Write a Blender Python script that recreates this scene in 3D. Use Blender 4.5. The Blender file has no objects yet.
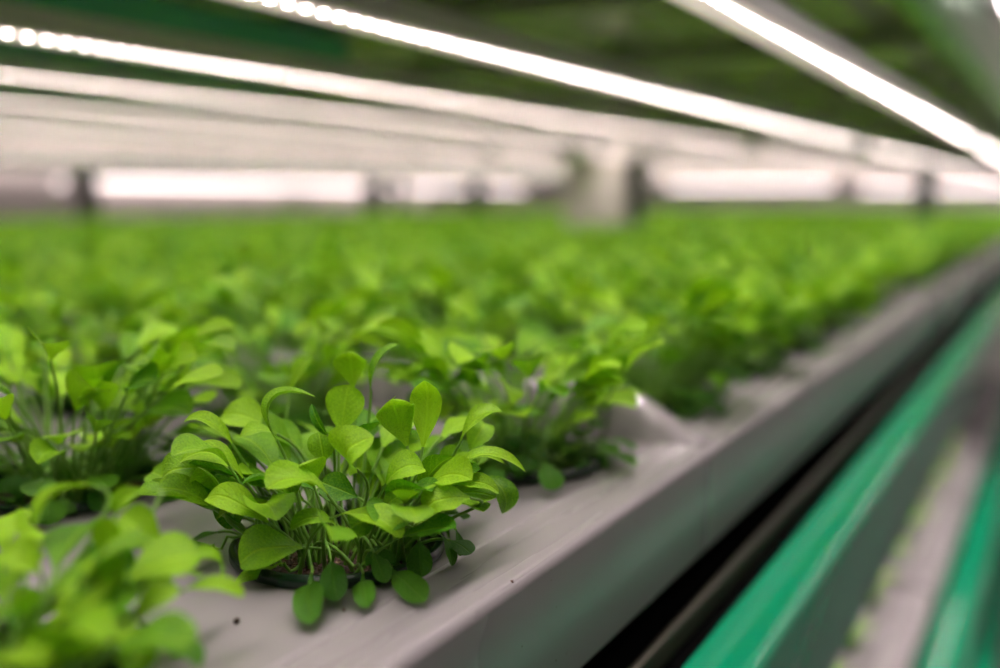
import bpy, math, random
import numpy as np
from mathutils import Vector, Matrix, noise

scene = bpy.context.scene
COL = scene.collection
PI = math.pi
rnd = random.Random(7)

# ------------------------------------------------------------------ camera
CAMZ = 1.44                                   # eye height above the floor
PITCH = math.atan(136 / 1000)
YAW = math.atan(577 / (1000 * math.cos(PITCH) + 136 * math.sin(PITCH)))
cam_d = bpy.data.cameras.new('camera')
cam = bpy.data.objects.new('camera', cam_d)
COL.objects.link(cam)
scene.camera = cam
cam.location = (0, 0, CAMZ)
cam.rotation_euler = (PI / 2 - PITCH, 0, YAW)
cam_d.sensor_width = 36
cam_d.lens = 36.0
cam_d.clip_start = 0.01
cam_d.clip_end = 60
cam_d.dof.use_dof = True
cam_d.dof.focus_distance = 0.38
cam_d.dof.aperture_fstop = 2.75
cam_d.dof.aperture_blades = 0

scene.view_settings.view_transform = 'Standard'
scene.view_settings.look = 'None'
scene.view_settings.gamma = 1
scene.view_settings.use_curve_mapping = False
scene.view_settings.exposure = 0.0

CR = Matrix.Rotation(YAW, 3, 'Z') @ Matrix.Rotation(PI / 2 - PITCH, 3, 'X')
CAM_R, CAM_U, CAM_B = CR @ Vector((1, 0, 0)), CR @ Vector((0, 1, 0)), CR @ Vector((0, 0, 1))


def at(px, py, dist):
    """world point seen at photo pixel (px,py), dist metres in front of the lens"""
    v = Vector(((px - 500) / 1000.0, (334 - py) / 1000.0, -1.0)) * dist
    return CR @ v + Vector((0, 0, CAMZ))


# ------------------------------------------------------------------ levels
ZT = CAMZ - 0.14          # top of the tray in the picture
PITCH_L = 0.417           # distance between shelf levels
XE = -0.168               # front edge of the tray
ROW0, ROWD = -0.247, 0.165
PY0, PYD = 0.302, 0.154
JY0, JYD = 0.557, 0.948   # tray joints along the rack
FARX = -3.137

# ------------------------------------------------------------------ materials


def new_mat(name):
    m = bpy.data.materials.new(name)
    m.use_nodes = True
    nt = m.node_tree
    return m, nt, nt.nodes['Principled BSDF'], nt.nodes['Material Output']


def N(nt, t, **kw):
    n = nt.nodes.new(t)
    for k, v in kw.items():
        setattr(n, k, v)
    return n


def math_n(nt, op, a=None, b=None, c=None):
    n = N(nt, 'ShaderNodeMath', operation=op)
    for i, v in enumerate((a, b, c)):
        if v is None:
            continue
        if isinstance(v, (int, float)):
            n.inputs[i].default_value = v
        else:
            nt.links.new(v, n.inputs[i])
    return n.outputs[0]


def mix_c(nt, fac, a, b, blend='MIX'):
    n = N(nt, 'ShaderNodeMix', data_type='RGBA', blend_type=blend)
    for sock, v in ((n.inputs[0], fac), (n.inputs[6], a), (n.inputs[7], b)):
        if isinstance(v, (int, float)):
            sock.default_value = v
        elif isinstance(v, tuple):
            sock.default_value = v if len(v) == 4 else (*v, 1)
        else:
            nt.links.new(v, sock)
    return n.outputs[2]


def noise_n(nt, vec, scale, detail=3, rough=.5):
    n = N(nt, 'ShaderNodeTexNoise')
    n.inputs['Scale'].default_value = scale
    n.inputs['Detail'].default_value = detail
    n.inputs['Roughness'].default_value = rough
    if vec is not None:
        nt.links.new(vec, n.inputs['Vector'])
    return n.outputs['Fac']


def ramp(nt, fac, lo, hi, a, b):
    n = N(nt, 'ShaderNodeMapRange')
    nt.links.new(fac, n.inputs[0])
    for i, v in enumerate((lo, hi, a, b)):
        n.inputs[i + 1].default_value = v
    return n.outputs[0]


def bump(nt, bsdf, h, strength, dist):
    n = N(nt, 'ShaderNodeBump')
    n.inputs['Strength'].default_value = strength
    n.inputs['Distance'].default_value = dist
    nt.links.new(h, n.inputs['Height'])
    nt.links.new(n.outputs[0], bsdf.inputs['Normal'])


def simple(name, col, rough=.5, metal=0, spec=.5, var=.0, scale=8, bumpd=0, coat=0):
    m, nt, b, o = new_mat(name)
    b.inputs['Roughness'].default_value = rough
    b.inputs['Metallic'].default_value = metal
    b.inputs['Specular IOR Level'].default_value = spec
    b.inputs['Coat Weight'].default_value = coat
    b.inputs['Coat Roughness'].default_value = .05
    tc = N(nt, 'ShaderNodeTexCoord')
    f = noise_n(nt, tc.outputs['Object'], scale)
    dark = tuple(c * (1 - var) for c in col)
    lite = tuple(min(1, c * (1 + var)) for c in col)
    nt.links.new(mix_c(nt, f, dark, lite), b.inputs['Base Color'])
    if bumpd:
        bump(nt, b, f, .4, bumpd)
    return m


def leaf_mat(name, dark, lite, trans_gain=1.0):
    m, nt, b, o = new_mat(name)
    uv = N(nt, 'ShaderNodeUVMap')
    sep = N(nt, 'ShaderNodeSeparateXYZ')
    nt.links.new(uv.outputs[0], sep.inputs[0])
    au = math_n(nt, 'ABSOLUTE', math_n(nt, 'SUBTRACT', sep.outputs[0], .5))
    mid = ramp(nt, au, .0, .055, 1, 0)
    side = math_n(nt, 'ABSOLUTE', math_n(nt, 'SINE', math_n(nt, 'MULTIPLY', math_n(nt, 'SUBTRACT', sep.outputs[1], math_n(nt, 'MULTIPLY', au, .75)), 21)))
    side = ramp(nt, side, .0, .22, 1, 0)
    vein = math_n(nt, 'MAXIMUM', mid, math_n(nt, 'MULTIPLY', side, .45))
    at_n = N(nt, 'ShaderNodeAttribute', attribute_name='tint')
    tc = N(nt, 'ShaderNodeTexCoord')
    big = noise_n(nt, tc.outputs['Object'], 90, 2)
    fine = noise_n(nt, tc.outputs['Object'], 1500, 2)
    t = math_n(nt, 'ADD', at_n.outputs['Fac'], math_n(nt, 'MULTIPLY', math_n(nt, 'SUBTRACT', big, .5), .35))
    t = math_n(nt, 'ADD', t, math_n(nt, 'MULTIPLY', math_n(nt, 'SUBTRACT', fine, .5), .9))
    cn = N(nt, 'ShaderNodeClamp')
    nt.links.new(t, cn.inputs[0])
    col = mix_c(nt, cn.outputs[0], dark, lite)
    col = mix_c(nt, math_n(nt, 'MULTIPLY', vein, .34), col, (min(1, lite[0] * 1.5), min(1, lite[1] * 1.3), lite[2] * 2.0))
    nt.links.new(col, b.inputs['Base Color'])
    b.inputs['Roughness'].default_value = .46
    b.inputs['Specular IOR Level'].default_value = .28
    h = math_n(nt, 'ADD', math_n(nt, 'MULTIPLY', fine, .5), math_n(nt, 'MULTIPLY', vein, -.9))
    bump(nt, b, h, .6, .0010)
    tr = N(nt, 'ShaderNodeBsdfTranslucent')
    tcol = mix_c(nt, 1.0, col, (.95 * trans_gain, 1.05 * trans_gain, .5 * trans_gain), 'MULTIPLY')
    nt.links.new(tcol, tr.inputs[0])
    mx = N(nt, 'ShaderNodeMixShader')
    mx.inputs[0].default_value = .30
    nt.links.new(b.outputs[0], mx.inputs[1])
    nt.links.new(tr.outputs[0], mx.inputs[2])
    nt.links.new(mx.outputs[0], o.inputs['Surface'])
    return m


def tray_mat():
    m, nt, b, o = new_mat('grey_tray_plastic')
    tc = N(nt, 'ShaderNodeTexCoord')
    mp = N(nt, 'ShaderNodeMapping')
    mp.inputs['Rotation'].default_value = (0, 0, math.radians(7))
    mp.inputs['Scale'].default_value = (60, 3.0, 1)
    nt.links.new(tc.outputs['Object'], mp.inputs[0])
    streak = noise_n(nt, mp.outputs[0], 1.0, 4, .6)
    soft = noise_n(nt, tc.outputs['Object'], 14, 3)
    speck = noise_n(nt, tc.outputs['Object'], 420, 1)
    c = mix_c(nt, streak, (.285, .270, .272), (.33, .313, .315))
    c = mix_c(nt, ramp(nt, soft, .45, .75, 0, .25), c, (.33, .31, .30))
    c = mix_c(nt, ramp(nt, speck, .79, .82, 0, .8), c, (.16, .11, .08))
    nt.links.new(c, b.inputs['Base Color'])
    nt.links.new(ramp(nt, streak, .3, .7, .10, .22), b.inputs['Roughness'])
    b.inputs['Specular IOR Level'].default_value = .55
    bump(nt, b, streak, .06, .0004)
    return m


def lip_mat():
    m = M_TRAY.copy()
    m.name = 'grey_tray_lip_plastic'
    for n in m.node_tree.nodes:
        if n.type == 'MAP_RANGE' and abs(n.inputs[4].default_value - .22) < 1e-4:
            n.inputs[3].default_value, n.inputs[4].default_value = .22, .34
    return m


def soil_mat():
    m, nt, b, o = new_mat('dark_potting_soil')
    tc = N(nt, 'ShaderNodeTexCoord')
    v = N(nt, 'ShaderNodeTexVoronoi')
    v.inputs['Scale'].default_value = 620
    nt.links.new(tc.outputs['Object'], v.inputs['Vector'])
    sp = N(nt, 'ShaderNodeSeparateColor')
    nt.links.new(v.outputs['Color'], sp.inputs[0])
    c = mix_c(nt, sp.outputs[0], (.018, .009, .006), (.10, .048, .028))
    c = mix_c(nt, ramp(nt, sp.outputs[1], .93, .97, 0, 1), c, (.34, .22, .14))
    nt.links.new(c, b.inputs['Base Color'])
    b.inputs['Roughness'].default_value = .8
    bump(nt, b, v.outputs['Distance'], .9, .0015)
    return m


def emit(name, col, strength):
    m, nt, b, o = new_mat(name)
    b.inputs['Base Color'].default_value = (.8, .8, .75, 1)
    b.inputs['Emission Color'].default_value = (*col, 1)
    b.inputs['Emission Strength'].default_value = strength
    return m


def metal_panel_mat():
    m, nt, b, o = new_mat('dull_galvanised_sheet')
    tc = N(nt, 'ShaderNodeTexCoord')
    f = noise_n(nt, tc.outputs['Object'], 5, 4)
    nt.links.new(mix_c(nt, f, (.20, .21, .16), (.46, .47, .40)), b.inputs['Base Color'])
    b.inputs['Metallic'].default_value = .75
    nt.links.new(ramp(nt, f, .3, .7, .38, .18), b.inputs['Roughness'])
    bump(nt, b, noise_n(nt, tc.outputs['Object'], 4, 2), .25, .01)
    return m


def green_mat():
    m, nt, b, o = new_mat('green_powder_coat')
    tc = N(nt, 'ShaderNodeTexCoord')
    f = noise_n(nt, tc.outputs['Object'], 9, 3)
    nt.links.new(mix_c(nt, f, (.0, .32, .14), (.002, .38, .18)), b.inputs['Base Color'])
    b.inputs['Roughness'].default_value = .035
    b.inputs['Specular IOR Level'].default_value = .5
    return m


M_TRAY = tray_mat()
M = dict(
    leaf=leaf_mat('seedling_leaf', (.030, .20, .004), (.345, .66, .016)),
    coty=leaf_mat('seed_leaf', (.030, .145, .006), (.10, .29, .012), .7),
    stem=simple('pale_green_stem', (.15, .33, .035), .4, 0, .5, .2, 60),
    tray=M_TRAY, lip=lip_mat(), soil=soil_mat(),
    pot=simple('dark_green_pot_plastic', (.003, .022, .008), .25, 0, .5, .2, 30),
    green=green_mat(),
    teal=simple('pale_teal_paint', (.11, .46, .31), .3, 0, .5, .1, 5),
    sheen=simple('green_metal_sheet', (.20, .62, .22), .14, .75, .5, .12, 6),
    black=simple('black_steel', (.004, .004, .004), .9, 0, .0, .2),
    rail=simple('brown_grey_rail', (.075, .07, .048), .45, .2, .5, .15),
    panel=metal_panel_mat(),
    alu=simple('white_lamp_housing', (.72, .70, .68), .4, .0, .5, .04),
    board=emit('board_glow', (1.0, .76, .74), .60),  # pink emission stands in for the diodes' light on the board
    diode=emit('lit_diode', (1.0, .78, .77), 84),
    diode_bright=emit('bright_lit_diode', (1.0, .83, .81), 95),
    tube=emit('lit_tube', (1.0, .88, .88), 19),
    tube2=emit('lit_rack_tube', (1.0, .84, .82), 4.2),
    wall_fill=emit('added_wall_tube', (1.0, .84, .82), 6.5),  # for the tubes added to brighten the left wall
    post=simple('blue_grey_post_paint', (.10, .105, .125), .4, .3, .5, .1),
    steel=simple('grey_steel', (.30, .31, .29), .35, .7, .5, .15),
    pale=simple('pale_plastic', (.80, .76, .69), .4, 0, .5, .05),
    wall=simple('painted_wall', (.78, .72, .70), .7, 0, .3, .05, 2),
    floor=simple('grey_floor_coating', (.20, .20, .21), .25, 0, .5, .15, 3),
    ceil=simple('ceiling_paint', (.42, .42, .42), .8, 0, .2, .05, 2),
    drop=simple('wet_droplet', (.75, .75, .75), .03, 0, .8),
)

# ------------------------------------------------------------------ helpers


def link_mesh(name, verts, faces, mat, parent=None, smooth=True, uvs=None, tint=None, mats=None, fmat=None):
    me = bpy.data.meshes.new(name)
    me.from_pydata([tuple(v) for v in verts], [], faces)
    if mats:
        for x in mats:
            me.materials.append(x)
        me.polygons.foreach_set('material_index', fmat)
    else:
        me.materials.append(mat)
    if smooth:
        me.polygons.foreach_set('use_smooth', [True] * len(me.polygons))
    if uvs is not None:
        l = me.uv_layers.new(name='UVMap')
        idx = np.empty(len(me.loops), dtype=np.int32)
        me.loops.foreach_get('vertex_index', idx)
        l.data.foreach_set('uv', np.asarray(uvs, dtype=np.float32)[idx].ravel())
    if tint is not None:
        a = me.attributes.new('tint', 'FLOAT', 'POINT')
        a.data.foreach_set('value', np.asarray(tint, dtype=np.float32))
    me.update()
    o = bpy.data.objects.new(name, me)
    COL.objects.link(o)
    if parent:
        o.parent = parent
    return o


def tag(o, label=None, cat=None, group=None, kind=None):
    for k, v in (('label', label), ('category', cat), ('group', group), ('kind', kind)):
        if v:
            o[k] = v
    return o


def thing(name, label, cat, loc=(0, 0, 0), group=None, rz=0):
    o = bpy.data.objects.new(name, None)
    COL.objects.link(o)
    o.empty_display_size = .02
    o.location = loc
    o.rotation_euler = (0, 0, rz)
    return tag(o, label, cat, group)


KIDS = {}


def copy_tree(src, parent=None):
    c = src.copy()
    COL.objects.link(c)
    if parent:
        c.parent = parent
    for ch in src.children:
        copy_tree(ch, c)
    return c


class MB:
    """collects boxes and swept profiles into one mesh"""

    def __init__(s):
        s.v, s.f = [], []

    def box(s, x0, x1, y0, y1, z0, z1, r=0.0):
        """box along y with cross-section corners rounded by r"""
        if r <= 0:
            prof = [(x0, z0), (x1, z0), (x1, z1), (x0, z1)]
        else:
            prof = []
            for cx, cz, a0 in ((x1 - r, z0 + r, -90), (x1 - r, z1 - r, 0), (x0 + r, z1 - r, 90), (x0 + r, z0 + r, 180)):
                for k in range(6):
                    a = math.radians(a0 + 18 * k)
                    prof.append((cx + r * math.cos(a), cz + r * math.sin(a)))
        return s.sweep_y(prof, y0, y1)

    def sweep_y(s, prof, y0, y1, closed=True, caps=True, steps=1):
        n, b = len(prof), len(s.v)
        for k in range(steps + 1):
            y = y0 + (y1 - y0) * k / steps
            s.v += [(x, y, z) for x, z in prof]
        for k in range(steps):
            for i in range(n if closed else n - 1):
                j = (i + 1) % n
                s.f.append((b + k * n + i, b + (k + 1) * n + i, b + (k + 1) * n + j, b + k * n + j))
        if caps and closed:
            s.f.append(tuple(b + i for i in range(n)))
            s.f.append(tuple(b + steps * n + i for i in reversed(range(n))))
        return s

    def sweep_x(s, prof, x0, x1):
        n, b = len(prof), len(s.v)
        for x in (x0, x1):
            s.v += [(x, y, z) for y, z in prof]
        for i in range(n):
            j = (i + 1) % n
            s.f.append((b + i, b + j, b + n + j, b + n + i))
        s.f.append(tuple(b + i for i in reversed(range(n))))
        s.f.append(tuple(b + n + i for i in range(n)))
        return s

    def build(s, name, mat, parent=None, smooth=False):
        o = link_mesh(name, s.v, s.f, mat, parent, smooth)
        if smooth:
            o.data.set_sharp_from_angle(angle=math.radians(40))
        return o


def tube(path, rads, n=5):
    v, f = [], []
    side = None
    for i, p in enumerate(path):
        t = (path[min(i + 1, len(path) - 1)] - path[max(i - 1, 0)]).normalized()
        if side is None:
            side = t.orthogonal().normalized()
        side = (side - t * side.dot(t)).normalized()
        up = t.cross(side)
        for k in range(n):
            a = 2 * PI * k / n
            v.append(p + (side * math.cos(a) + up * math.sin(a)) * rads[i])
    for i in range(len(path) - 1):
        for k in range(n):
            j = (k + 1) % n
            f.append((i * n + k, i * n + j, (i + 1) * n + j, (i + 1) * n + k))
    return v, f


# ------------------------------------------------------------------ leaves
TRUE = ((0, .09), (.08, .17), (.2, .42), (.35, .72), (.5, .93), (.64, 1.0), (.78, .93), (.89, .72), (.95, .48), (.985, .24), (1, .05))
COTY = ((0, .09), (.1, .20), (.22, .46), (.38, .80), (.55, .97), (.68, 1.0), (.80, .94), (.90, .75), (.96, .50), (.99, .26), (1, .06))
NARR = ((0, .14), (.1, .30), (.3, .66), (.5, .95), (.65, 1.0), (.82, .8), (.93, .45), (1, .05))
SHAPES = dict(t=TRUE, c=COTY, n=NARR)


def width(shape, s):
    for (a, wa), (b, wb) in zip(shape, shape[1:]):
        if s <= b:
            k = (s - a) / (b - a)
            return wa + (wb - wa) * k
    return shape[-1][1]


def blade(pts, nrms, W, shape, cup, wav, seed, nc=6, sv=None):
    """a leaf blade swept along pts; nrms are upper-side normals; W half width"""
    v, f, uv = [], [], []
    n = len(pts)
    for i, p in enumerate(pts):
        s = sv[i] if sv else i / (n - 1)
        t = (pts[min(i + 1, n - 1)] - pts[max(i - 1, 0)]).normalized()
        nn = (nrms[i] - t * nrms[i].dot(t)).normalized()
        sd = t.cross(nn)
        w = W * width(shape, s)
        for k in range(nc + 1):
            q = 2 * k / nc - 1
            a = cup * abs(q)
            wave = wav * w * math.sin(s * 9 + seed + q * 2.0) * q * q
            v.append(p + sd * (w * q * math.cos(a * .6)) + nn * (w * abs(q) * math.sin(a) * .8 + wave))
            uv.append((k / nc, s))
    for i in range(n - 1):
        for k in range(nc):
            a = i * (nc + 1) + k
            f.append((a, a + 1, a + nc + 2, a + nc + 1))
    return v, f, uv


def above(q):
    """leaves lie on the pot's rim and on the tray, not in them"""
    d = math.hypot(q.x, q.y)
    lo = .0018 if d > .0445 else (.0068 if d > .0345 else -1)
    return Vector((q.x, q.y, lo + .0006 * math.sin(q.x * 900 + q.y * 700))) if q.z < lo else q


def arc_leaf(r, root, az, e0, em, e1, Lp, Lb, W, shape, roll=0., cup=.3, wav=.06, nb=8, nc=6, npet=6, bow=0.):
    """petiole and blade that rise at elevation e0, pass em at the blade's base and end at e1 (degrees)"""
    p = Vector(root)
    az0 = az
    path, pts, nrm = [p.copy()], [], []
    for i in range(npet):
        k = (i + .5) / npet
        e = math.radians(e0 + (em - e0) * k ** 1.5)
        az0 += bow / npet
        p = p + Vector((math.cos(az0) * math.cos(e), math.sin(az0) * math.cos(e), math.sin(e))) * (Lp / npet)
        path.append(p.copy())
    sv = [1 - (1 - i / nb) ** 1.4 for i in range(nb + 1)]
    for i in range(nb + 1):
        k = sv[i]
        e = math.radians(em + (e1 - em) * k ** 1.3)
        t = Vector((math.cos(az0) * math.cos(e), math.sin(az0) * math.cos(e), math.sin(e)))
        if i:
            p = p + t * (Lb * (sv[i] - sv[i - 1]))
        pts.append(p.copy())
        nm = Vector((-math.cos(az0) * math.sin(e), -math.sin(az0) * math.sin(e), math.cos(e)))
        sd = t.cross(nm)
        nrm.append(nm * math.cos(roll) + sd * math.sin(roll))
    rad = [.00095 * (1 - .45 * i / npet) for i in range(npet + 1)]
    bl = blade(pts, nrm, W, shape, cup, wav, r.random() * 6, nc, sv)
    return [above(q) for q in path], rad, ([above(q) for q in bl[0]], bl[1], bl[2])


def clump_specs(r, n_seed, spread=.026, grow=1.34, size=.86):
    """leaves of the seedlings that grow in one pot"""
    out = []
    for k in range(n_seed):
        a = r.random() * 2 * PI
        q = spread * math.sqrt((k + .6) / n_seed)
        root = Vector((q * math.cos(a), q * math.sin(a), -.004))
        az = a + r.gauss(0, .7)
        tall = r.uniform(.72, 1.15) * grow
        for j in range(2):                                   # seed leaves, low and drooping outward
            z = az + j * PI * .8 + r.gauss(0, .4)
            z = a + (z - a) * (.5 if j == 0 else 1)
            out.append(('c', dict(root=root, az=z, e0=r.uniform(48, 75), em=r.uniform(-35, 15), e1=r.uniform(-85, -25),
                                  Lp=r.uniform(.026, .044), Lb=r.uniform(.012, .017), W=r.uniform(.0060, .0080),
                                  cup=r.uniform(.0, .25)), r.uniform(.1, .8)))
        for j in range(r.choice((2, 3, 3))):                  # true leaves, upright then arching
            z = a + r.gauss(0, 1.1)
            droop = r.random()
            out.append(('t' if r.random() < .75 else 'n', dict(
                root=root + Vector((r.gauss(0, .001), r.gauss(0, .001), 0)), az=z, e0=r.uniform(50, 86),
                em=r.uniform(35, 72) - 18 * droop, e1=r.uniform(30, -10) - 60 * droop * droop,
                Lp=r.uniform(.028, .058) * tall, Lb=r.uniform(.023, .036) * size, W=r.uniform(.0080, .0122) * size,
                roll=r.gauss(0, .35), cup=r.uniform(.05, .65), wav=r.uniform(.03, .14), bow=r.gauss(0, .5)), r.uniform(.15, 1.0)))
    return out


def merged_clump(r, n_seed, nb, nc, npet, ntube=4):
    """whole foliage of a pot as one mesh's data"""
    V, F, UV, T, FM = [], [], [], [], []
    for kind, kw, tint in clump_specs(r, n_seed):
        path, rad, (bv, bf, bu) = arc_leaf(r, shape=SHAPES[kind], nb=nb, nc=nc, npet=npet, **kw)
        o = len(V)
        V += bv
        UV += bu
        T += [tint] * len(bv)
        F += [tuple(i + o for i in q) for q in bf]
        FM += [1 if kind == 'c' else 0] * len(bf)
        tv, tf = tube(path, rad, ntube)
        o = len(V)
        V += tv
        UV += [(.3, .5)] * len(tv)
        T += [.5] * len(tv)
        F += [tuple(i + o for i in q) for q in tf]
        FM += [2] * len(tf)
    return V, F, UV, T, FM


LEAFMATS = [M['leaf'], M['coty'], M['stem']]


def add_leaf(parent, kind, data, tint, name=None):
    path, rad, (bv, bf, bu) = data
    lf = link_mesh(name or ('seed_leaf' if kind == 'c' else 'leaf'), bv, bf, M['coty' if kind == 'c' else 'leaf'], parent, True, bu, [tint] * len(bv))
    tv, tf = tube(path, rad, 6)
    link_mesh('stem', tv, tf, M['stem'], lf)
    return lf


# ------------------------------------------------------------------ pot and soil


def lathe(prof, n=48):
    v, f = [], []
    for r_, z in prof:
        for k in range(n):
            a = 2 * PI * k / n
            v.append((r_ * math.cos(a), r_ * math.sin(a), z))
    for i in range(len(prof) - 1):
        for k in range(n):
            j = (k + 1) % n
            f.append((i * n + k, i * n + j, (i + 1) * n + j, (i + 1) * n + k))
    return v, f


def pot_parts(parent, fine=True):
    n = 64 if fine else 28
    v, f = lathe([(.0265, -.046), (.031, -.046), (.0372, .0004), (.0366, .0004), (.0355, -.010), (.0300, -.0445), (.0265, -.0445)], n)
    p = link_mesh('net_pot', v, f, M['pot'], parent)
    v, f = lathe([(.0372, .0004), (.0415, .0004), (.0425, .0014), (.0425, .0042), (.0416, .0054), (.0400, .0056), (.0388, .0048), (.0378, .0022), (.0368, .0012), (.0368, -.0040)], n)
    link_mesh('rim', v, f, M['pot'], p)
    return p


def soil_part(parent, seed=0, fine=True):
    v, f = [], []
    nr, na = (16, 56) if fine else (3, 18)
    v.append((0, 0, -.001))
    for i in range(1, nr + 1):
        r_ = .0372 * i / nr
        for k in range(na):
            a = 2 * PI * k / na
            x, y = r_ * math.cos(a), r_ * math.sin(a)
            h = noise.noise(Vector((x * 420 + seed, y * 420, seed))) * .0014 + noise.noise(Vector((x * 110, y * 110, seed))) * .0013
            if i == nr:
                h = -.001
            v.append((x, y, -.0016 + h))
    for k in range(na):
        f.append((0, 1 + k, 1 + (k + 1) % na))
    for i in range(nr - 1):
        for k in range(na):
            j = (k + 1) % na
            a, b = 1 + i * na, 1 + (i + 1) * na
            f.append((a + k, b + k, b + j, a + j))
    return link_mesh('soil', v, f, M['soil'], parent)


# ------------------------------------------------------------------ the hero pot, leaf by leaf
def pot_thing(label, x, y, z, group=None):
    return thing('potted_seedlings', label, 'potted plant', (x, y, z), group)


hero = pot_thing('sharp bushy pot of green seedlings, seed leaves hanging over its dark rim', ROW0, PY0, ZT)
pot_parts(hero)
soil_part(hero, 3.3)
HC = Vector((ROW0, PY0, ZT))
D0 = .400      # lens distance of the pot's middle

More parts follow.
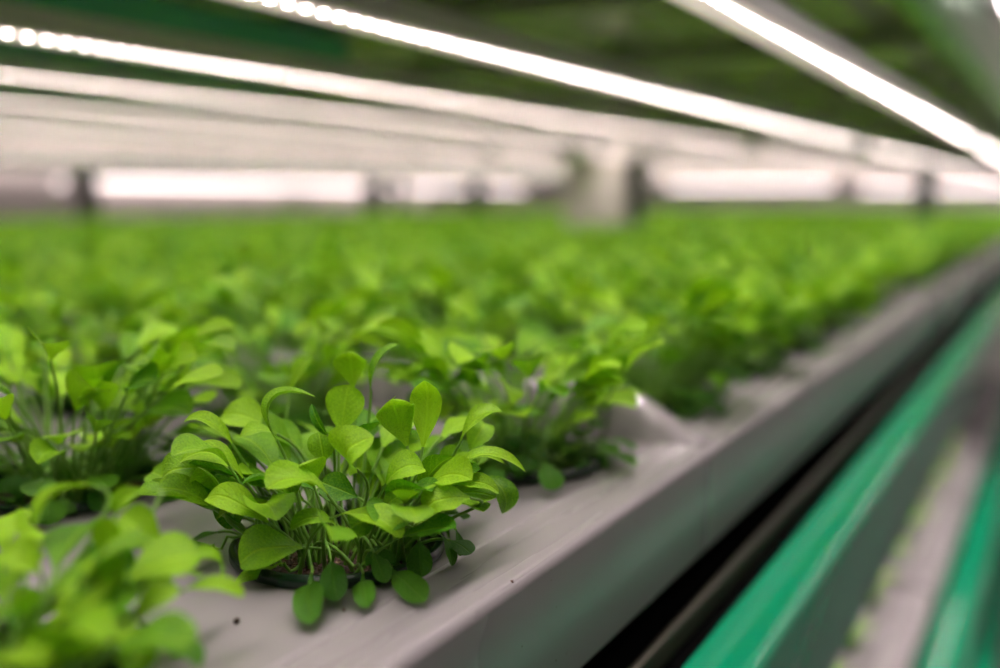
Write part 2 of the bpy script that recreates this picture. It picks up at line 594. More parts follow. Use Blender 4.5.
# (kind, root dx,dy in pot [cm], base px, base depth, tip px, tip depth, half width px, facing (right, up, toward lens), bulge, cup, tint)
HL = [
    ('n', (-1.4, -.8), (284, 572), -.030, (232, 581), -.034, 7, (0, .8, .7), .1, .2, .6),
    ('t', (-1.9, -.2), (214, 548), -.004, (186, 566), -.006, 12, (-.1, .6, .8), .25, .2, .2),
    ('t', (-2.1, .4), (190, 498), .012, (150, 470), .014, 15, (0, .6, .8), .2, .2, .5),
    ('t', (1.9, .8), (470, 450), .014, (486, 420), .016, 13, (0, .4, .9), .1, .2, .5),
    ('t', (2.2, .2), (486, 476), .006, (510, 512), .000, 12, (.3, .6, .7), .35, .2, .3),
    ('t', (.8, -1.6), (302, 547), -.030, (236, 556), -.042, 23, (-.1, .75, .75), .10, .18, .45),
    ('c', (-1.2, -1.2), (312, 583), -.040, (312, 624), -.046, 16, (.05, .25, 1), .12, .1, .45),
    ('c', (-.6, -1.0), (331, 562), -.036, (338, 601), -.042, 14.5, (.1, .1, 1), .1, .1, .15),
    ('c', (-.9, -1.4), (363, 580), -.040, (367, 608), -.044, 11.5, (.1, .3, 1), .1, .1, .5),
    ('c', (1.2, -1.6), (392, 572), -.036, (425, 602), -.045, 15, (.1, .7, 1), .08, .1, .55),
    ('c', (1.0, -1.4), (374, 553), -.034, (386, 583), -.036, 10, (.3, .2, 1), .08, .2, .4),
    ('c', (1.6, -1.0), (419, 541), -.028, (422, 577), -.036, 13.5, (-.1, .2, 1), .15, .1, .3),
    ('c', (2.0, -.4), (440, 534), -.020, (452, 566), -.024, 8, (.8, .1, .6), .15, .1, .35),
    ('c', (2.2, .2), (456, 530), -.012, (460, 556), -.016, 7, (.7, .1, .7), .1, .1, .3),
    ('t', (.9, -.3), (407, 446), -.020, (386, 386), -.020, 19, (.1, .2, 1), -.05, .35, .95, .50),
    ('t', (1.3, -.2), (423, 447), -.018, (429, 374), -.016, 16, (-.15, .2, 1), -.06, .3, 1.0, .22),
    ('t', (.4, -.9), (357, 470), -.032, (356, 436), -.044, 26, (0, .8, .75), .25, .2, .8, -.35),
    ('t', (-.2, -.8), (314, 486), -.030, (300, 455), -.032, 20, (-.1, .45, .95), -.2, .1, .95, .45),
    ('n', (-1.2, -.4), (277, 440), -.016, (309, 388), -.014, 11, (-.75, .5, .5), .55, .35, .5),
    ('n', (-.3, -.2), (327, 434), -.020, (311, 404), -.024, 7, (-.2, .5, .8), .45, 1.0, .1),
    ('n', (-2.2, .2), (232, 444), -.004, (184, 414), -.008, 9, (-.3, .9, .5), .22, .3, .75),
    ('t', (-1.2, 1.4), (272, 430), .022, (221, 414), .026, 18, (-.1, .8, .7), .2, .2, .8),
    ('t', (-1.0, .8), (277, 434), .000, (239, 435), -.004, 10, (-.1, .9, .5), .2, .15, .65),
    ('t', (-1.2, -1.2), (268, 522), -.030, (205, 488), -.034, 15, (-.1, .8, .75), .10, .2, .85),
    ('t', (-1.9, -.6), (243, 478), -.014, (180, 460), -.016, 14, (-.2, .85, .6), .45, .15, .8),
    ('t', (-2.2, -.8), (214, 470), -.012, (158, 474), -.016, 20, (.05, .8, .75), .15, .15, .55),
    ('t', (-2.0, -1.2), (224, 512), -.022, (194, 468), -.030, 17, (-.55, .3, .9), -.25, .5, .8),
    ('t', (-2.2, -1.4), (214, 508), -.024, (156, 488), -.030, 16, (-.2, .8, .6), .2, .2, .6),
    ('t', (2.3, -1.0), (470, 498), -.034, (421, 506), -.040, 19, (0, .85, .65), .12, .12, .85),
    ('t', (2.4, -.7), (446, 486), -.020, (501, 490), -.020, 10, (.1, .85, .6), .2, .15, .8),
    ('n', (1.6, -.6), (446, 482), -.012, (526, 471), -.012, 9, (.2, .9, .45), .42, .3, .8),
    ('n', (1.9, -.4), (452, 478), -.006, (506, 466), -.004, 8, (.2, .9, .45), .45, .3, .75),
    ('t', (1.4, .4), (461, 441), -.004, (501, 407), -.004, 11, (-.4, .8, .6), .2, .3, .7),
    ('t', (1.0, -.8), (386, 484), -.028, (424, 463), -.028, 15, (0, .75, .75), .3, .2, .75),
    ('t', (1.2, -1.0), (381, 514), -.028, (416, 490), -.030, 11, (-.3, .6, .8), .25, .25, .6),
    ('t', (.6, -1.2), (378, 516), -.032, (351, 528), -.034, 14, (.2, .5, .9), .25, .15, .3),
    ('t', (.2, -.6), (357, 497), -.018, (321, 482), -.018, 14, (0, .4, 1), .1, .2, .15),
    ('t', (-.1, -1.4), (336, 525), -.034, (290, 528), -.038, 10, (0, .8, .7), .4, .2, .55),
    ('t', (0, -.3), (324, 462), -.010, (319, 432), -.012, 13, (.2, .4, 1), .15, .2, .5),
    ('t', (.4, 1.2), (353, 388), .020, (348, 342), .016, 16, (0, .25, 1), -.1, .3, .9, .3),
    ('t', (.2, .5), (341, 434), .004, (349, 384), .006, 18, (0, .35, 1), .05, .15, .7),
    ('n', (.6, 1.0), (371, 390), .012, (400, 343), .016, 7, (-.5, .5, .6), .25, .5, .35),
    ('n', (-.8, 1.8), (292, 388), .034, (311, 357), .036, 9, (-.4, .5, .8), .1, .3, .7),
    ('t', (-1.3, -.4), (250, 500), -.004, (215, 520), -.008, 17, (-.2, .2, 1), .1, .1, .1),
    ('t', (-.8, -.4), (303, 500), -.006, (274, 488), -.006, 13, (.2, .3, 1), .2, .2, .35),
    ('t', (1.6, .2), (440, 470), .004, (462, 452), .004, 13, (.2, .5, .9), .2, .2, .45),
    ('n', (-1.0, -1.0), (292, 498), -.026, (286, 470), -.028, 10, (.5, .2, .9), .2, .3, .5),
]


def bez(a, b, c, d, t):
    u = 1 - t
    return a * u ** 3 + b * 3 * u * u * t + c * 3 * u * t * t + d * t ** 3


def explicit_leaves(parent, centre, dist, specs, gain=1.12):
    for kind, (rx, ry), bp, bd, tp, td, hw, face, bulge, cup, tint, *curl in specs:
        def lay(px, py, d):
            q = at(px, py, d)
            e = Vector((0, 0, CAMZ))
            lo = ZT + .0035
            if q.z < lo:                       # in front of the pot it lies on the tray
                q = e + (q - e) * ((lo - CAMZ) / (q.z - CAMZ))
            return q
        B, T = lay(*bp, dist + bd), lay(*tp, dist + td)
        L = (T - B).length
        # pot-local root: x to the camera's right, y away from the lens
        fwd = Vector((-math.sin(YAW), math.cos(YAW), 0))
        rgt = Vector((math.cos(YAW), math.sin(YAW), 0))
        root = centre + (rgt * rx + fwd * ry) * .01 + Vector((0, 0, -.003))
        nv = (CAM_R * face[0] + CAM_U * face[1] + CAM_B * face[2]).normalized()
        ax = (T - B).normalized()
        nv = (nv - ax * nv.dot(ax)).normalized()
        C = (B + T) / 2 + nv * bulge * L * 1.6
        nb = 14
        sv = [1 - (1 - i / nb) ** 1.5 for i in range(nb + 1)]
        pts = [B * (1 - t) ** 2 + C * 2 * t * (1 - t) + T * t * t for t in sv]
        cu = curl[0] if curl else (rnd.uniform(-.22, .06) if kind != 'c' else 0)
        for i in range(nb + 1):                      # the tip folds over
            e = max(0, (sv[i] - .62) / .38)
            pts[i] = pts[i] + nv * (cu * L * e * e) - ax * (abs(cu) * .45 * L * e * e)
        tan0 = (pts[1] - pts[0]).normalized()
        gap = (B - root).length
        out = Vector((B.x - root.x, B.y - root.y, 0))
        k1 = Vector((0, 0, 1)) * gap * .38 + out * .12
        if kind == 'c':
            k1 = Vector((0, 0, 1)) * max(.018, gap * .75)
        path = [bez(root, root + k1, B - tan0 * gap * (.42 if tp[0] > 200 or kind == 'c' else .25), B, i / 12) for i in range(13)]
        W = hw * (gain if kind != 'c' else .98) * (dist + (bd + td) / 2) / 1000
        sd = rnd.random() * 6
        b = blade(pts, [nv] * (nb + 1), W, SHAPES[kind], cup * 1.5 + .08, .10, sd, 8, sv)
        rad = [.00085 * (1 - .35 * i / 12) for i in range(13)]
        loc = lambda pl: [above(p - centre) for p in pl]
        add_leaf(parent, kind, (loc(path), rad, (loc(b[0]), b[1], b[2])), tint)


explicit_leaves(hero, HC, D0, HL)

rh = random.Random(21)
for kind, kw, tint in clump_specs(rh, 34, .030, 1.0, 1.0):
    if kind == 'c' and rh.random() < .8:
        continue
    kw = dict(kw)
    lens = Vector((.63, -.77, 0))            # keep the side towards the lens for the leaves placed above
    if (kw['root'].dot(lens) > .012 or math.cos(kw['az']) * .63 - math.sin(kw['az']) * .77 > .35) and rh.random() < .6:
        continue
    kw['Lp'] *= .85
    kw['Lb'] *= .85
    kw['W'] *= .85
    add_leaf(hero, kind, arc_leaf(rh, shape=SHAPES[kind], nb=10, nc=8, npet=10, **kw), tint * .8)

# ------------------------------------------------------------------ detailed pots near the hero: three kinds, copied
ORD = ('first', 'second', 'third', 'fourth', 'fifth', 'sixth', 'seventh', 'eighth', 'ninth', 'tenth')
GRP = 'pots of leafy green seedlings on the tray'


def detailed(seed, n=34, grow=1.34):
    r = random.Random(seed)
    t = pot_thing('', 0, 0, ZT, GRP)
    pot_parts(t, False)
    soil_part(t, seed)
    for kind, kw, tint in clump_specs(r, n, grow=grow):
        add_leaf(t, kind, arc_leaf(r, shape=SHAPES[kind], nb=8, nc=6, npet=7, **kw), tint)
    return t


kinds = [detailed(101), detailed(202), detailed(303)]
kind_used = [False] * 3


def row_x(i):
    return ROW0 - ROWD * i


def col_y(j):
    """centre of the j-th pot along the rack; six pots to a tray, j=0 is the sharp one"""
    g = j + 4
    return JY0 - JYD + PYD * .5 + (g // 6) * JYD + (g % 6) * PYD + .0


NEAR = {  # (row, column): (which kind, turn, label)
    (0, 1): (1, 2.2, 'slightly blurred pot of seedlings just past the sharp one, against the ridge across the tray'),
    (0, 2): (2, 4.0, 'soft pot of seedlings on the tray edge, first one beyond the ridge across the tray'),
    (1, 0): (1, 5.1, 'blurred pot in the second row, behind the gap of bare grey tray'),
    (1, 1): (2, 1.2, 'blurred pot in the second row, straight behind the sharp pot'),
    (1, -1): (0, 3.3, 'blurred pot in the second row beside the closest pot'),
    (1, 2): (0, 5.6, 'blurred pot in the second row, third along from the bare tray gap'),
}
for (i, j), (k, turn, label) in NEAR.items():
    if kind_used[k]:
        o = copy_tree(kinds[k])
    else:
        o, kind_used[k] = kinds[k], True
    o.location = (row_x(i), col_y(j), ZT)
    o.rotation_euler = (0, 0, turn)
    o['label'] = label
    o['group'] = GRP

CORNER = [
    ('t', (1.5, 1.0), (172, 563), .045, (229, 571), .055, 10, (.2, .9, .5), .35, .25, .6),
    ('t', (1.5, .2), (184, 590), .030, (244, 595), .035, 11, (.1, .9, .5), .22, .2, .85),
    ('t', (1.0, 1.0), (149, 489), .040, (110, 516), .040, 13, (-.5, .5, .8), .2, .3, .6),
    ('n', (.2, .8), (95, 486), .035, (36, 534), .025, 13, (-.6, .7, .4), .35, .4, .95),
    ('t', (.8, .4), (108, 570), .030, (106, 517), .025, 14, (0, .15, 1), -.1, .2, .9),
    ('t', (1.2, .6), (160, 548), .035, (121, 515), .035, 18, (0, .6, .8), .25, .2, .8),
    ('t', (.6, -.2), (117, 606), .012, (70, 582), .008, 17, (-.1, .7, .7), .2, .2, .75),
    ('t', (1.0, -.4), (134, 624), .016, (178, 584), .020, 15, (-.3, .6, .8), .15, .2, .7),
    ('t', (.3, -1.0), (44, 650), -.006, (142, 640), .002, 21, (.1, .85, .5), .35, .2, .7),
    ('t', (-.4, -.2), (40, 572), .010, (0, 548), .006, 18, (-.1, .8, .6), .2, .2, .9),
    ('t', (1.2, -1.0), (120, 640), .0, (150, 668), -.004, 17, (.2, .5, .9), .2, .2, .4),
    ('t', (0, -1.2), (60, 668), -.010, (20, 640), -.012, 22, (0, .6, .8), .2, .2, .8),
]
corner = detailed(404, 22, .98)
corner.location = (ROW0, PY0 - PYD, ZT)
corner['label'] = 'very blurred pot of seedlings at the front corner, closest to the lens'
explicit_leaves(corner, Vector((ROW0, PY0 - PYD, ZT)), .268, CORNER, 1.15)

# ------------------------------------------------------------------ the rest of the bed
protos = []
for s in range(8):
    r = random.Random(500 + s)
    V, F, UV, T, FM = merged_clump(r, 38, 5, 4, 4)
    t = pot_thing('', 0, 0, ZT, GRP)
    link_mesh('foliage', V, F, None, t, True, UV, T, LEAFMATS, FM)
    pot_parts(t, False)
    soil_part(t, s, False)
    protos.append(t)


def proj(p):
    q = CR.transposed() @ (Vector(p) - Vector((0, 0, CAMZ)))
    if q.z > -.05:
        return None
    return 500 + 1000 * q.x / -q.z, 334 - 1000 * q.y / -q.z, -q.z


cells = []
for i in range(18):
    for j in range(-3, 44):
        if (i, j) in NEAR or (i, j) in ((0, 0), (0, -1)) or col_y(j) > 7.15:
            continue
        if any(abs(row_x(i) - a) < .16 and abs(col_y(j) - b) < .14 for a, b in ((-1.225, 2.77), (-.515, 4.26))):
            continue
        pr = proj((row_x(i), col_y(j), ZT + .05))
        if pr and -90 - 60 / pr[2] < pr[0] < 1080:
            cells.append((pr[2], i, j))
cells.sort()
proto_used = [False] * 8
ZONE = ((3, 'blurred pot of seedlings in the front row along the tray edge, past the second ridge'), )
for n, (dist, i, j) in enumerate(cells[:293]):
    k = rnd.randrange(8)
    if proto_used[k]:
        o = copy_tree(protos[k])
    else:
        o, proto_used[k] = protos[k], True
    o.location = (row_x(i), col_y(j), ZT)
    o.rotation_euler = (0, 0, rnd.random() * 2 * PI)
    s = rnd.uniform(.92, 1.08)
    o['group'] = GRP
    if i == 0 and j <= 7:
        o['label'] = f'blurred pot on the tray edge, {ORD[j - 2]} one beyond the first ridge'
    elif i < 8:
        o['label'] = f'blurred pot among the {"front" if i == 0 else ORD[i]} row{"" if i else " far along the tray edge"}, merged into the green bed'
    else:
        o['label'] = 'blurred pot far over in the bed, beyond the eighth row from the edge'

lod = []
for s in range(5):
    V, F, UV, T, FM = merged_clump(random.Random(900 + s), 34, 3, 2, 2, 3)
    lod.append((np.array([tuple(v) for v in V]), F, np.array(UV), np.array(T), FM))
V, F, UV, T, FM = [], [], [], [], []
base = 0
for dist, i, j in cells[293:]:
    v, f, u, t, fm = lod[rnd.randrange(5)]
    a = rnd.random() * 2 * PI
    R = np.array(((math.cos(a), math.sin(a), 0), (-math.sin(a), math.cos(a), 0), (0, 0, 1)))
    q = v @ R + np.array((row_x(i), col_y(j), ZT))
    near_ridge = np.abs((q[:, 1] - JY0 + .0145 + JYD / 2) % JYD - JYD / 2) < .016      # leaves drape over the tray ridges
    q[:, 2] = np.where(near_ridge, np.maximum(q[:, 2], ZT + .031), q[:, 2])
    V.append(q)
    F += [tuple(x + base for x in q) for q in f]
    UV.append(u)
    T.append(t)
    FM += fm
    base += len(v)
far = link_mesh('seedling_foliage', np.concatenate(V).tolist(), F, None, None, True, np.concatenate(UV), np.concatenate(T), LEAFMATS, FM)
tag(far, 'mass of far seedlings blurred together at the back of the bed', 'plants', kind='stuff')

# ------------------------------------------------------------------ trays
HOLE = .0405


def tray(name, label, x_hi, y0, y1, zt, rows, js, front, lip=.058, ridge=True, group='grey grow trays'):
    t = thing(name, label, 'grow tray', (0, 0, 0), group)
    v, f = [], []
    idx = {}

    def vert(x, y, z):
        k = (round(x, 5), round(y, 5), round(z, 5))
        if k not in idx:
            idx[k] = len(v)
            v.append((x, y, z))
        return idx[k]
    xi = x_hi - .034 if front else x_hi
    xl = rows[-1] - ROWD / 2
    gx = [xi] + [r_ - ROWD / 2 for r_ in rows]
    gy = [y0] + [c + PYD / 2 for c in js[:-1]] + [y1]
    nk = 24
    for a in range(len(rows)):
        for b in range(len(js)):
            cx, cy = rows[a], js[b]
            X1, X0, Y0, Y1 = gx[a], gx[a + 1], gy[b], gy[b + 1]
            sq, ci, lo = [], [], []
            for k in range(nk):
                an = 2 * PI * k / nk
                c, s = math.cos(an), math.sin(an)
                tx = ((X1 if c > 0 else X0) - cx) / c if abs(c) > 1e-6 else 1e9
                ty = ((Y1 if s > 0 else Y0) - cy) / s if abs(s) > 1e-6 else 1e9
                # points on the cell border, spread so that neighbours share them
                q = k / nk * 4
                e, u = int(q + .5) % 4, ((q + .5) % 1)
                if e == 0:
                    p = (X1, Y0 + (Y1 - Y0) * u)
                elif e == 1:
                    p = (X1 + (X0 - X1) * u, Y1)
                elif e == 2:
                    p = (X0, Y1 + (Y0 - Y1) * u)
                else:
                    p = (X0 + (X1 - X0) * u, Y0)
                sq.append(vert(p[0], p[1], zt))
                ci.append(vert(cx + HOLE * c, cy + HOLE * s, zt))
                lo.append(vert(cx + HOLE * c, cy + HOLE * s, zt - .004))
            for k in range(nk):
                m = (k + 1) % nk
                f.append((sq[k], sq[m], ci[m], ci[k]))
                f.append((ci[k], ci[m], lo[m], lo[k]))
    link_mesh('deck', v, f, M['tray'], t, False)
    MB().box(xl + .004, xi - .004, y0 + .002, y1 - .002, zt - .0545, zt - .0505).build('bottom', M['tray'], t)
    if front:
        mb = MB()
        pr = [(x_hi - .034, zt), (x_hi - .0325, zt - .0006), (x_hi - .0315, zt - .0006), (x_hi - .030, zt + .0012), (x_hi - .010, zt + .0012)]
        R = .0050
        for k in range(1, 9):
            a = math.radians(90 - 11.25 * k)
            pr.append((x_hi - R + R * math.cos(a), zt + .0012 - R + R * math.sin(a)))
        pr += [(x_hi, zt - lip + .003), (x_hi - .001, zt - lip + .0008), (x_hi - .003, zt - lip), (x_hi - .022, zt - lip),
               (x_hi - .022, zt - lip + .003), (x_hi - .004, zt - lip + .004), (x_hi - .004, zt - .014), (x_hi - .012, zt - .004), (x_hi - .034, zt - .004)]
        mb.sweep_y(pr, y0, y1 - .00005, True, True, 1)
        mb.build('lip', M['lip'], t, True)
    if ridge:
        # raised end wall between two trays: rises from the rim, then runs level across the bed
        secs = []
        for x, h, w in ((x_hi - .006, .0016, .010), (x_hi - .016, .006, .011), (x_hi - .030, .0145, .012), (x_hi - .046, .0235, .0115), (x_hi - .060, .0275, .011), (x_hi - .080, .0285, .0105), (xl, .0285, .0105)) if front else ((x_hi, .0285, .0105), (xl, .0285, .0105)):
            sec = []
            for k, (yy, zz) in enumerate(((-1.25, 0), (-1.0, .55), (-.8, .88), (-.5, 1), (.5, 1), (.8, .88), (1.0, .55), (1.25, 0))):
                sec.append((x, y1 - .0145 + yy * w * .92, zt + .0002 + zz * h))
            secs.append(sec)
        v, f = [], []
        n = 8
        for sec in secs:
            v += sec
        for a in range(len(secs) - 1):
            for k in range(n - 1):
                f.append((a * n + k, (a + 1) * n + k, (a + 1) * n + k + 1, a * n + k + 1))
        f.append(tuple(range(n)))
        f.append(tuple(reversed(range((len(secs) - 1) * n, len(secs) * n))))
        link_mesh('end_wall', v, f, M['tray'], t, True)
    return t


front_rows = [row_x(i) for i in range(9)]
back_rows = [row_x(i) for i in range(9, 18)]
for k in range(8):
    y0, y1 = JY0 + JYD * (k - 1), JY0 + JYD * k
    js = [y0 + PYD * (q + .5) for q in range(6)]
    where = ('under the sharp seedlings, its rim in focus', 'beyond the first ridge, with the tray edge running on', 'between the second ridge and the pale box')[k] if k < 3 else f'far along the bed edge, {ORD[k - 3]} past the pale box'
    tray('grow_tray', 'grey plastic grow tray ' + where, XE, y0, y1, ZT, front_rows, js, True)
    if k:
        tray('grow_tray', f'grey grow tray hidden under plants at the back half of the bed, {ORD[k]} along', back_rows[0] + ROWD / 2, y0, y1, ZT, back_rows, js, False)

# ------------------------------------------------------------------ rack steel
RACK_Y0, RACK_Y1 = -.40, 7.18


def beam(label, x0, x1, z0, z1, y0=RACK_Y0, y1=RACK_Y1, mat='green', r=.006, cat='beam', name='rack_rail', group=None):
    o = MB().box(x0, x1, y0, y1, z0, z1, r).build(name, M[mat], None, True)
    return tag(o, label, cat, group)


beam('glossy green rack rail below the sharp tray, with a dashed lamp reflection', -.1435, -.110, CAMZ - .288, CAMZ - .210, r=.006)
beam('green rack rail overhead at the upper shelf edge', -.178, -.1385, CAMZ + .199, CAMZ + .295, mat='sheen')
beam('green rack rail one shelf lower, beside the pale lower tray', -.144, -.086, CAMZ - .675, CAMZ - .600, r=.007)
beam('green rack rail at the lowest shelf near the floor', -.144, -.086, CAMZ - 1.09, CAMZ - 1.017, r=.007)
beam('black steel channel in the dark gap under the tray lip', -.32, -.1445, CAMZ - .275, CAMZ - .225, mat='black', r=.003, name='support_channel', cat='channel')
beam('thin brownish support strip inside the dark gap under the tray', -.163, -.158, CAMZ - .2249, CAMZ - .2105, mat='rail', r=.002, name='support_strip', cat='strip')
beam('green rack rail along the far side of the bed overhead', FARX - .06, FARX - .01, CAMZ + .10, CAMZ + .17)

# green carrier profiles above the lamps
for x, y1, lab in ((-.855, 1.05, 'first'), (-1.10, 1.20, 'second'), (-1.62, 1.9, 'third')):
    beam(f'green lamp carrier profile under the upper shelf, {lab} from the sharp tray', x - .03, x + .03, CAMZ + .150, CAMZ + .2045, y0=.1, y1=y1, mat='teal', name='hanging_profile', cat='profile', r=.004)

# underside sheets of the shelf above
for k in range(8):
    y0, y1 = JY0 + JYD * (k - 1), JY0 + JYD * k
    t = thing('shelf_pan', f'dull metal pan under the upper shelf, {ORD[k]} along the rack', 'shelf pan', group='metal shelf pans overhead')
    mb = MB()
    prof = [(-.181, CAMZ + .232)]
    x = -.181
    while x > FARX + .1:
        for dx, dz in ((.0, .232), (.05, .232), (.062, .222), (.18, .222), (.192, .232)):
            prof.append((x - dx, CAMZ + dz))
        x -= .192
    prof.append((FARX, CAMZ + .232))
    prof += [(FARX, CAMZ + .240), (-.181, CAMZ + .240)]
    mb.sweep_y(prof, y0 + .002, y1 - .002)
    mb.build('sheet', M['panel'], t)
    MB().sweep_x([(y1 - .03, CAMZ + .205), (y1 + .02, CAMZ + .205), (y1 + .02, CAMZ + .2215), (y1 - .03, CAMZ + .2215)], FARX, -.181).build('cross_bar', M['steel'], t)
    ym = (y0 + y1) / 2
    MB().sweep_x([(ym - .02, CAMZ + .207), (ym + .02, CAMZ + .207), (ym + .02, CAMZ + .2215), (ym - .02, CAMZ + .2215)], FARX, -.181).build('cross_bar', M['steel'], t)

# uprights
for px, py, w, lab in ((-.515, 4.26, .075, 'blue grey upright post rising from the plants near the far end of the tray edge'),
                       (FARX - .115, 2.545, .05, 'grey upright post at the far side of the bed, beside a round lamp glow'),
                       (FARX - .115, 4.337, .10, 'dark upright post at the far side of the bed, beside the distant bright tube'),
                       (FARX - .115, 5.4, .10, 'faint upright post at the far side of the bed, last one before the pale box')):
    t = thing('upright_post', lab, 'post')
    MB().box(px - w / 2, px + w / 2, py - .03, py + .03, ZT + .008 if px > -3 else .008, CAMZ + .20 if px > -3 else CAMZ + .70, .004).build('shaft', M['post'], t, True)
    MB().box(px - w / 2 - .03, px + w / 2 + .03, py - .06, py + .06, ZT + .0006 if px > -3 else 0, ZT + .008 if px > -3 else .008).build('foot_plate', M['post'], t)

# pale box among the plants
t = thing('water_box', 'pale plastic box standing among the plants in mid bed', 'box')
bx, by = -1.225, 2.76
MB().box(bx - .10, bx + .085, by - .05, by + .07, ZT + .001, CAMZ + .10, .008).build('body', M['pale'], t, True)
MB().box(bx - .107, bx + .092, by - .057, by + .077, CAMZ + .10, CAMZ + .112, .003).build('lid', M['pale'], t, True)
MB().box(bx + .093, bx + .123, by - .02, by + .03, ZT + .001, CAMZ + .115, .006).build('drain_pipe', M['post'], t, True)

# ------------------------------------------------------------------ lamps
DP = 1 / 60.0                      # diode pitch


def diode_geo(x, y, z):
    a, b, h = .0018, .0017, .00006
    v = [(x - a, y - a, z), (x + a, y - a, z), (x + a, y + a, z), (x - a, y + a, z),
         (x - b, y - b, z - h), (x + b, y - b, z - h), (x + b, y + b, z - h), (x - b, y + b, z - h)]
    f = [(4, 7, 6, 5), (0, 4, 5, 1), (1, 5, 6, 2), (2, 6, 7, 3), (3, 7, 4, 0)]
    return v, f


dv, df = diode_geo(0, 0, 0)
diode_mesh = bpy.data.meshes.new('diode')
diode_mesh.from_pydata(dv, [], df)
diode_mesh.materials.append(M['diode'])
diode_mesh_bright = diode_mesh.copy()
diode_mesh_bright.materials[0] = M['diode_bright']
FILL_W = 2.2          # watts of the unseen fill light added under one bar


def lamp(x, y0, y1, z, label, group, singles=0, y_first=0., hang=.099, bright=False):
    t = thing('led_bar', label, 'lamp', (x, y0, z), group)
    L = y1 - y0
    MB().sweep_y([(-.021, .0005), (.015, .0005), (.015, .006), (.008, .022), (-.012, .022), (-.021, .006)], 0, L).build('housing', M['alu'], t)
    MB().sweep_y([(-.0195, -.0004), (.0135, -.0004), (.0135, .0004), (-.0195, .0004)], .004, L - .004).build('glow_board', M['board'], t)  # board behind the diodes, its lit look put in as a glow
    MB().sweep_y([(-.004, .022), (.004, .022), (.004, hang), (-.004, hang)], .25, .27).build('hanger', M['steel'], t)
    MB().sweep_y([(-.004, .022), (.004, .022), (.004, hang), (-.004, hang)], L - .27, L - .25).build('hanger', M['steel'], t)
    n = int((L - .03) / DP)
    V, F = [], []
    k0 = max(0, int((y_first - y0) / DP))
    for k in range(n):
        y = .015 + k * DP
        if singles and k0 <= k < k0 + singles:
            o = bpy.data.objects.new('diode', diode_mesh_bright if bright else diode_mesh)
            COL.objects.link(o)
            o.location = (.003, y, -.0005)
            o.parent = t
        else:
            b = len(V)
            v, f = diode_geo(.003, y, -.0005)
            V += v
            F += [tuple(i + b for i in q) for q in f]
    if V:
        o = link_mesh('diode_row', V, F, M['diode_bright' if bright else 'diode'], t, False)
        o['kind'] = 'stuff'
    if True:
        # fill light added under the bar, its limited spread unseen from the camera
        ld = bpy.data.lights.new('bar_fill_light', 'AREA')
        ld.shape = 'RECTANGLE'
        ld.size, ld.size_y = .012, L - .03
        ld.spread = math.radians(110)
        ld.energy = (2.15 if bright else FILL_W) * L / 2.35
        ld.color = (1.0, .84, .85)
        lo = bpy.data.objects.new('bar_fill_light', ld)
        COL.objects.link(lo)
        lo.parent = t
        lo.location = (.003, L / 2, -.0012)
    return t


ZL = CAMZ + .12
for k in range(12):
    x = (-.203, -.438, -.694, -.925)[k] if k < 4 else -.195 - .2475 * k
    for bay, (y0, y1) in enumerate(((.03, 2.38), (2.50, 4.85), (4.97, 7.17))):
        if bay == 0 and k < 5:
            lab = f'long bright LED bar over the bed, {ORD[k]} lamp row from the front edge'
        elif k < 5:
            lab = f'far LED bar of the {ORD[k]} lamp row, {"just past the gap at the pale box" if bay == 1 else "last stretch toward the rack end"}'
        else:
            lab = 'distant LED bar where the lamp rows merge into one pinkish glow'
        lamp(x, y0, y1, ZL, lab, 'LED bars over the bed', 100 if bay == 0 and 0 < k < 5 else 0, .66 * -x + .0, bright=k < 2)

# ------------------------------------------------------------------ lower shelves of the same rack
ZL2 = ZT - PITCH_L
t = thing('shelf_pan', 'metal pan under the sharp tray, hidden above the lower lamps', 'shelf pan', group='metal shelf pans overhead')
MB().box(FARX, -.325, RACK_Y0, RACK_Y1, CAMZ - .212, CAMZ - .200).build('sheet', M['panel'], t)
for k in range(4):
    y0, y1 = JY0 + JYD * (k - 1), JY0 + JYD * k
    js = [y0 + PYD * (q + .5) for q in range(6)]
    tray('grow_tray', f'pale grow tray one shelf lower, seen past the green rail, {ORD[k]} along', -.137, y0, y1, ZL2, front_rows[:4], js, True, .040)
    tray('grow_tray', f'grow tray on the lowest shelf near the floor, {ORD[k]} along', -.137, y0, y1, ZL2 - PITCH_L, front_rows[:4], js, True, .040)
for k, (x, z) in enumerate(((-.175, CAMZ - .305), (-.46, CAMZ - .31), (-.175, CAMZ - .305 - PITCH_L))):
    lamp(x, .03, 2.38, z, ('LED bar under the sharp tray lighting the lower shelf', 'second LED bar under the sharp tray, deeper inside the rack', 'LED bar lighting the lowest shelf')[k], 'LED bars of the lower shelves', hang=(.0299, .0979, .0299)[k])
for j in range(-1, 14):
    for i in range(2):
        o = copy_tree(protos[(j * 3 + i) % 8])
        o.location = (row_x(i), col_y(j), ZL2)
        o.rotation_euler = (0, 0, rnd.random() * 6)
        for q in o.children:
            if q.name.startswith('foliage'):
                q.scale = (.78, .78, .7)
        o['label'] = f'pot of seedlings on the lower shelf, {"outer" if i == 0 else "inner"} row glimpsed below the green rail'
        o['group'] = 'pots on the lower shelf'

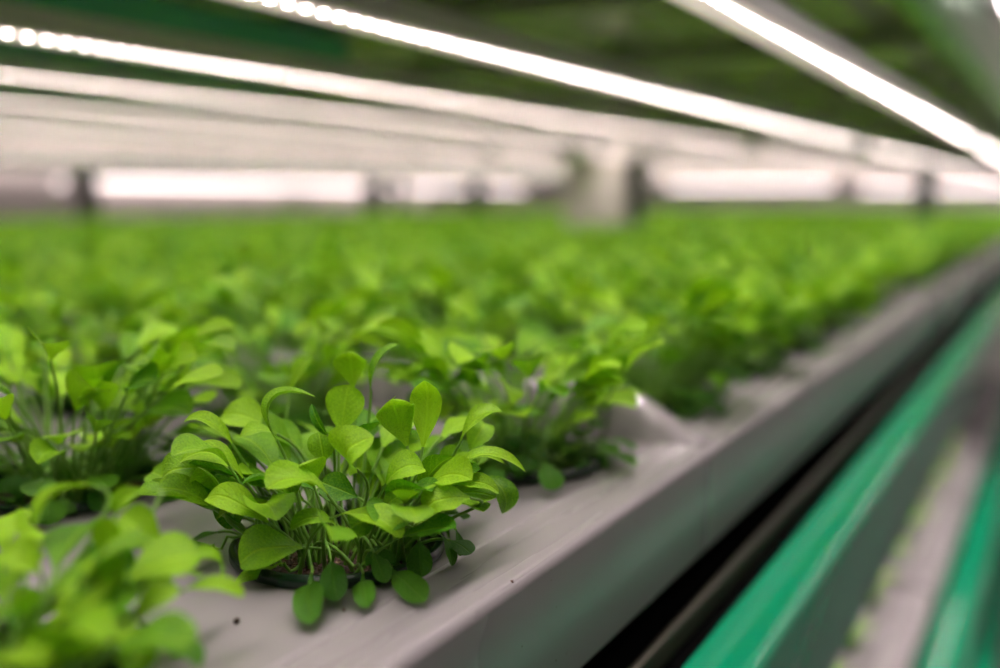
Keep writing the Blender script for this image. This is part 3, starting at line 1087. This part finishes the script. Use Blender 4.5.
# ------------------------------------------------------------------ the next rack beyond the bed
for k, (x, z) in enumerate(((-4.55, .085), (-5.53, .10))):
    for b, (y0, y1) in enumerate(((3.58, 5.74), (5.98, 8.4)) if k == 0 else ((1.2, 3.3), (4.36, 6.3), (6.5, 8.4))):
        if k and b == 0:
            y1, z = 4.3, .20  # added tube that lights the wall, lost behind the LED bars' glow
        elif k:
            z = .10
        t = thing('tube_lamp', f'distant tube lamp on the next rack beyond the bed, {"lower" if k == 0 else "added wall-lighting"} line', 'lamp', (x, y0, CAMZ + z), 'tube lamps on the next rack')
        L = y1 - y0
        MB().sweep_y([(-.02, .014), (.02, .014), (.012, .034), (-.012, .034)], 0, L).build('housing', M['alu'], t)
        for q in (.3, L - .3):
            MB().box(-.004, .004, q, q + .02, .034, .224 - z).build('hanger', M['steel'], t)
        MB().sweep_y([(.013 * math.cos(q), .013 * math.sin(q)) for q in (2 * PI * e / 12 for e in range(12))], .02, L - .02).build('tube', M['wall_fill' if k else 'tube2'], t, True)  # the line near the wall is added to brighten that wall
t = thing('round_lamp', 'small round lamp glowing beside the far grey post', 'lamp', (-4.55, 3.395, CAMZ + .085))
v, f = lathe([(.001, -.022), (.014, -.018), (.022, -.006), (.023, .002), (.001, .002)], 20)
link_mesh('bulb', v, f, M['tube2'], t)
v, f = lathe([(.001, .002), (.026, .002), (.026, .02), (.004, .024), (.004, .139), (.001, .139)], 20)
link_mesh('hanging_holder', v, f, M['alu'], t)
for y in (.75, 5.86):
    MBP = MB().box(-4.19, -4.13, y - .03, y + .03, 0, 2.6, .004).build('rack_post', M['post'], None, True)
    tag(MBP, 'thin post of the neighbouring rack beyond the far side of the bed', 'post', 'posts of the next rack')
o = MB().box(-5.4, -4.2, .4, 8.5, CAMZ - .34, CAMZ - .30, .01).build('shelf_board', M['tray'], None, True)
tag(o, 'long pale shelf of the neighbouring rack beyond the bed', 'shelf')
o = MB().box(-5.4, -4.2, .4, 8.5, CAMZ + .225, CAMZ + .245, .005).build('shelf_board', M['panel'], None, True)
tag(o, 'metal upper shelf of the neighbouring rack beyond the bed', 'shelf')

for k, (x0, z) in enumerate(((-1.45, .07), (-3.0, .10))):
    t = thing('tube_lamp', f'distant tube lamp beyond the bed end, {("closer to the tray edge", "farther from the tray edge")[k]}', 'lamp', (x0, 8.1, CAMZ + z), 'tube lamps beyond the bed end')
    MB().sweep_x([(-.02, .014), (.02, .014), (.012, .034), (-.012, .034)], 0, 1.35).build('housing', M['alu'], t)
    MB().sweep_x([(.013 * math.cos(q), .013 * math.sin(q)) for q in (2 * PI * e / 12 for e in range(12))], .02, 1.33).build('tube', M['tube2'], t, True)
    for q in (.2, 1.1):
        MB().sweep_x([(-.004, .034), (.004, .034), (.004, 1.40 - z), (-.004, 1.40 - z)], q, q + .02).build('hanger', M['steel'], t)

# ------------------------------------------------------------------ ceiling tubes over the aisle
for k in range(3):
    y0 = .6 + 2.6 * k
    t = thing('ceiling_tube', f'white ceiling tube light above the aisle, {ORD[k]} along', 'ceiling light', (-.48, y0, CAMZ + 1.34), 'ceiling tubes over the aisle')
    MB().sweep_y([(-.05, .0), (.05, .0), (.03, .05), (-.03, .05)], 0, 2.4).build('fitting', M['alu'], t)
    MB().sweep_y([(.022 * math.cos(a), -.018 + .022 * math.sin(a)) for a in (2 * PI * q / 12 for q in range(12))], .03, 2.37).build('tube', M['tube'], t, True)
for k in range(3):
    y0 = .2 + 2.6 * k
    t = thing('ceiling_tube', f'white ceiling tube light above the open aisle beside the rack, {ORD[k]} along', 'ceiling light', (.75, y0, CAMZ + 1.34), 'ceiling tubes over the open aisle')
    MB().sweep_y([(-.05, .0), (.05, .0), (.03, .05), (-.03, .05)], 0, 2.4).build('fitting', M['alu'], t)
    MB().sweep_y([(.022 * math.cos(a), -.018 + .022 * math.sin(a)) for a in (2 * PI * q / 12 for q in range(12))], .03, 2.37).build('tube', M['tube'], t, True)

# ------------------------------------------------------------------ crumbs and droplets on the tray
for n, (x, y, s) in enumerate(((237, 623, .0011), (344, 611, .0007), (469, 590, .0006), (447, 601, .0006), (512, 583, .0007), (152, 573, .0009))):
    d = 0.14 / ((y - 198) / 1000) * .93
    p = at(x, y, 1.0)
    k = (ZT - CAMZ) / (p.z - CAMZ)
    p = Vector((p.x * k, p.y * k, ZT))
    v, f = [], []
    for a in range(5):
        th = PI * a / 4
        for b in range(7):
            ph = 2 * PI * b / 7
            q = Vector((math.sin(th) * math.cos(ph), math.sin(th) * math.sin(ph), math.cos(th)))
            q *= s * (1 + .35 * noise.noise(q * 2 + Vector((n, 0, 0))))
            v.append(p + q + Vector((0, 0, s * .7)))
    for a in range(4):
        for b in range(7):
            c = (b + 1) % 7
            f.append((a * 7 + b, (a + 1) * 7 + b, (a + 1) * 7 + c, a * 7 + c))
    tag(link_mesh('soil_crumb', v, f, M['soil']), 'tiny dark soil crumb lying on the grey tray rim', 'crumb', 'soil crumbs on the tray')
for n, (x, y, s) in enumerate(((640, 461, .0035), (626, 460, .002), (655, 468, .0015))):
    p = at(x, y, 1.0)
    k = (ZT - CAMZ) / (p.z - CAMZ)
    v, f = lathe([(s, 0), (s * .9, s * .25), (s * .6, s * .48), (s * .25, s * .58), (.0001, s * .6)], 16)
    o = link_mesh('water_drop', v, f, M['drop'])
    o.location = (p.x * k, p.y * k, ZT)
    tag(o, ('bright water drop on the tray in front of the ridge', 'small water drop just beside the bright drop', 'tiny water drop nearest the ridge foot')[n], 'water drop')

# ------------------------------------------------------------------ the room


def wall(name, x0, x1, y0, y1, z0, z1, mat):
    tag(MB().box(x0, x1, y0, y1, z0, z1).build(name, M[mat]), kind='structure')


wall('floor', -5.6, 2.0, -1.5, 8.7, -.1, 0, 'floor')
wall('ceiling', -5.6, 2.0, -1.5, 8.7, CAMZ + 1.40, CAMZ + 1.5, 'ceil')
wall('wall_left', -5.7, -5.6, -1.5, 8.7, 0, CAMZ + 1.40, 'wall')
wall('wall_right', 2.0, 2.1, -1.5, 8.7, 0, CAMZ + 1.40, 'wall')
wall('wall_back', -5.6, 2.0, 8.7, 8.8, 0, CAMZ + 1.40, 'wall')
wall('wall_front', -5.6, 2.0, -1.6, -1.5, 0, CAMZ + 1.40, 'wall')

w = bpy.data.worlds.new('world')
scene.world = w
w.use_nodes = True
w.node_tree.nodes['Background'].inputs[0].default_value = (.5, .5, .5, 1)
w.node_tree.nodes['Background'].inputs[1].default_value = .05
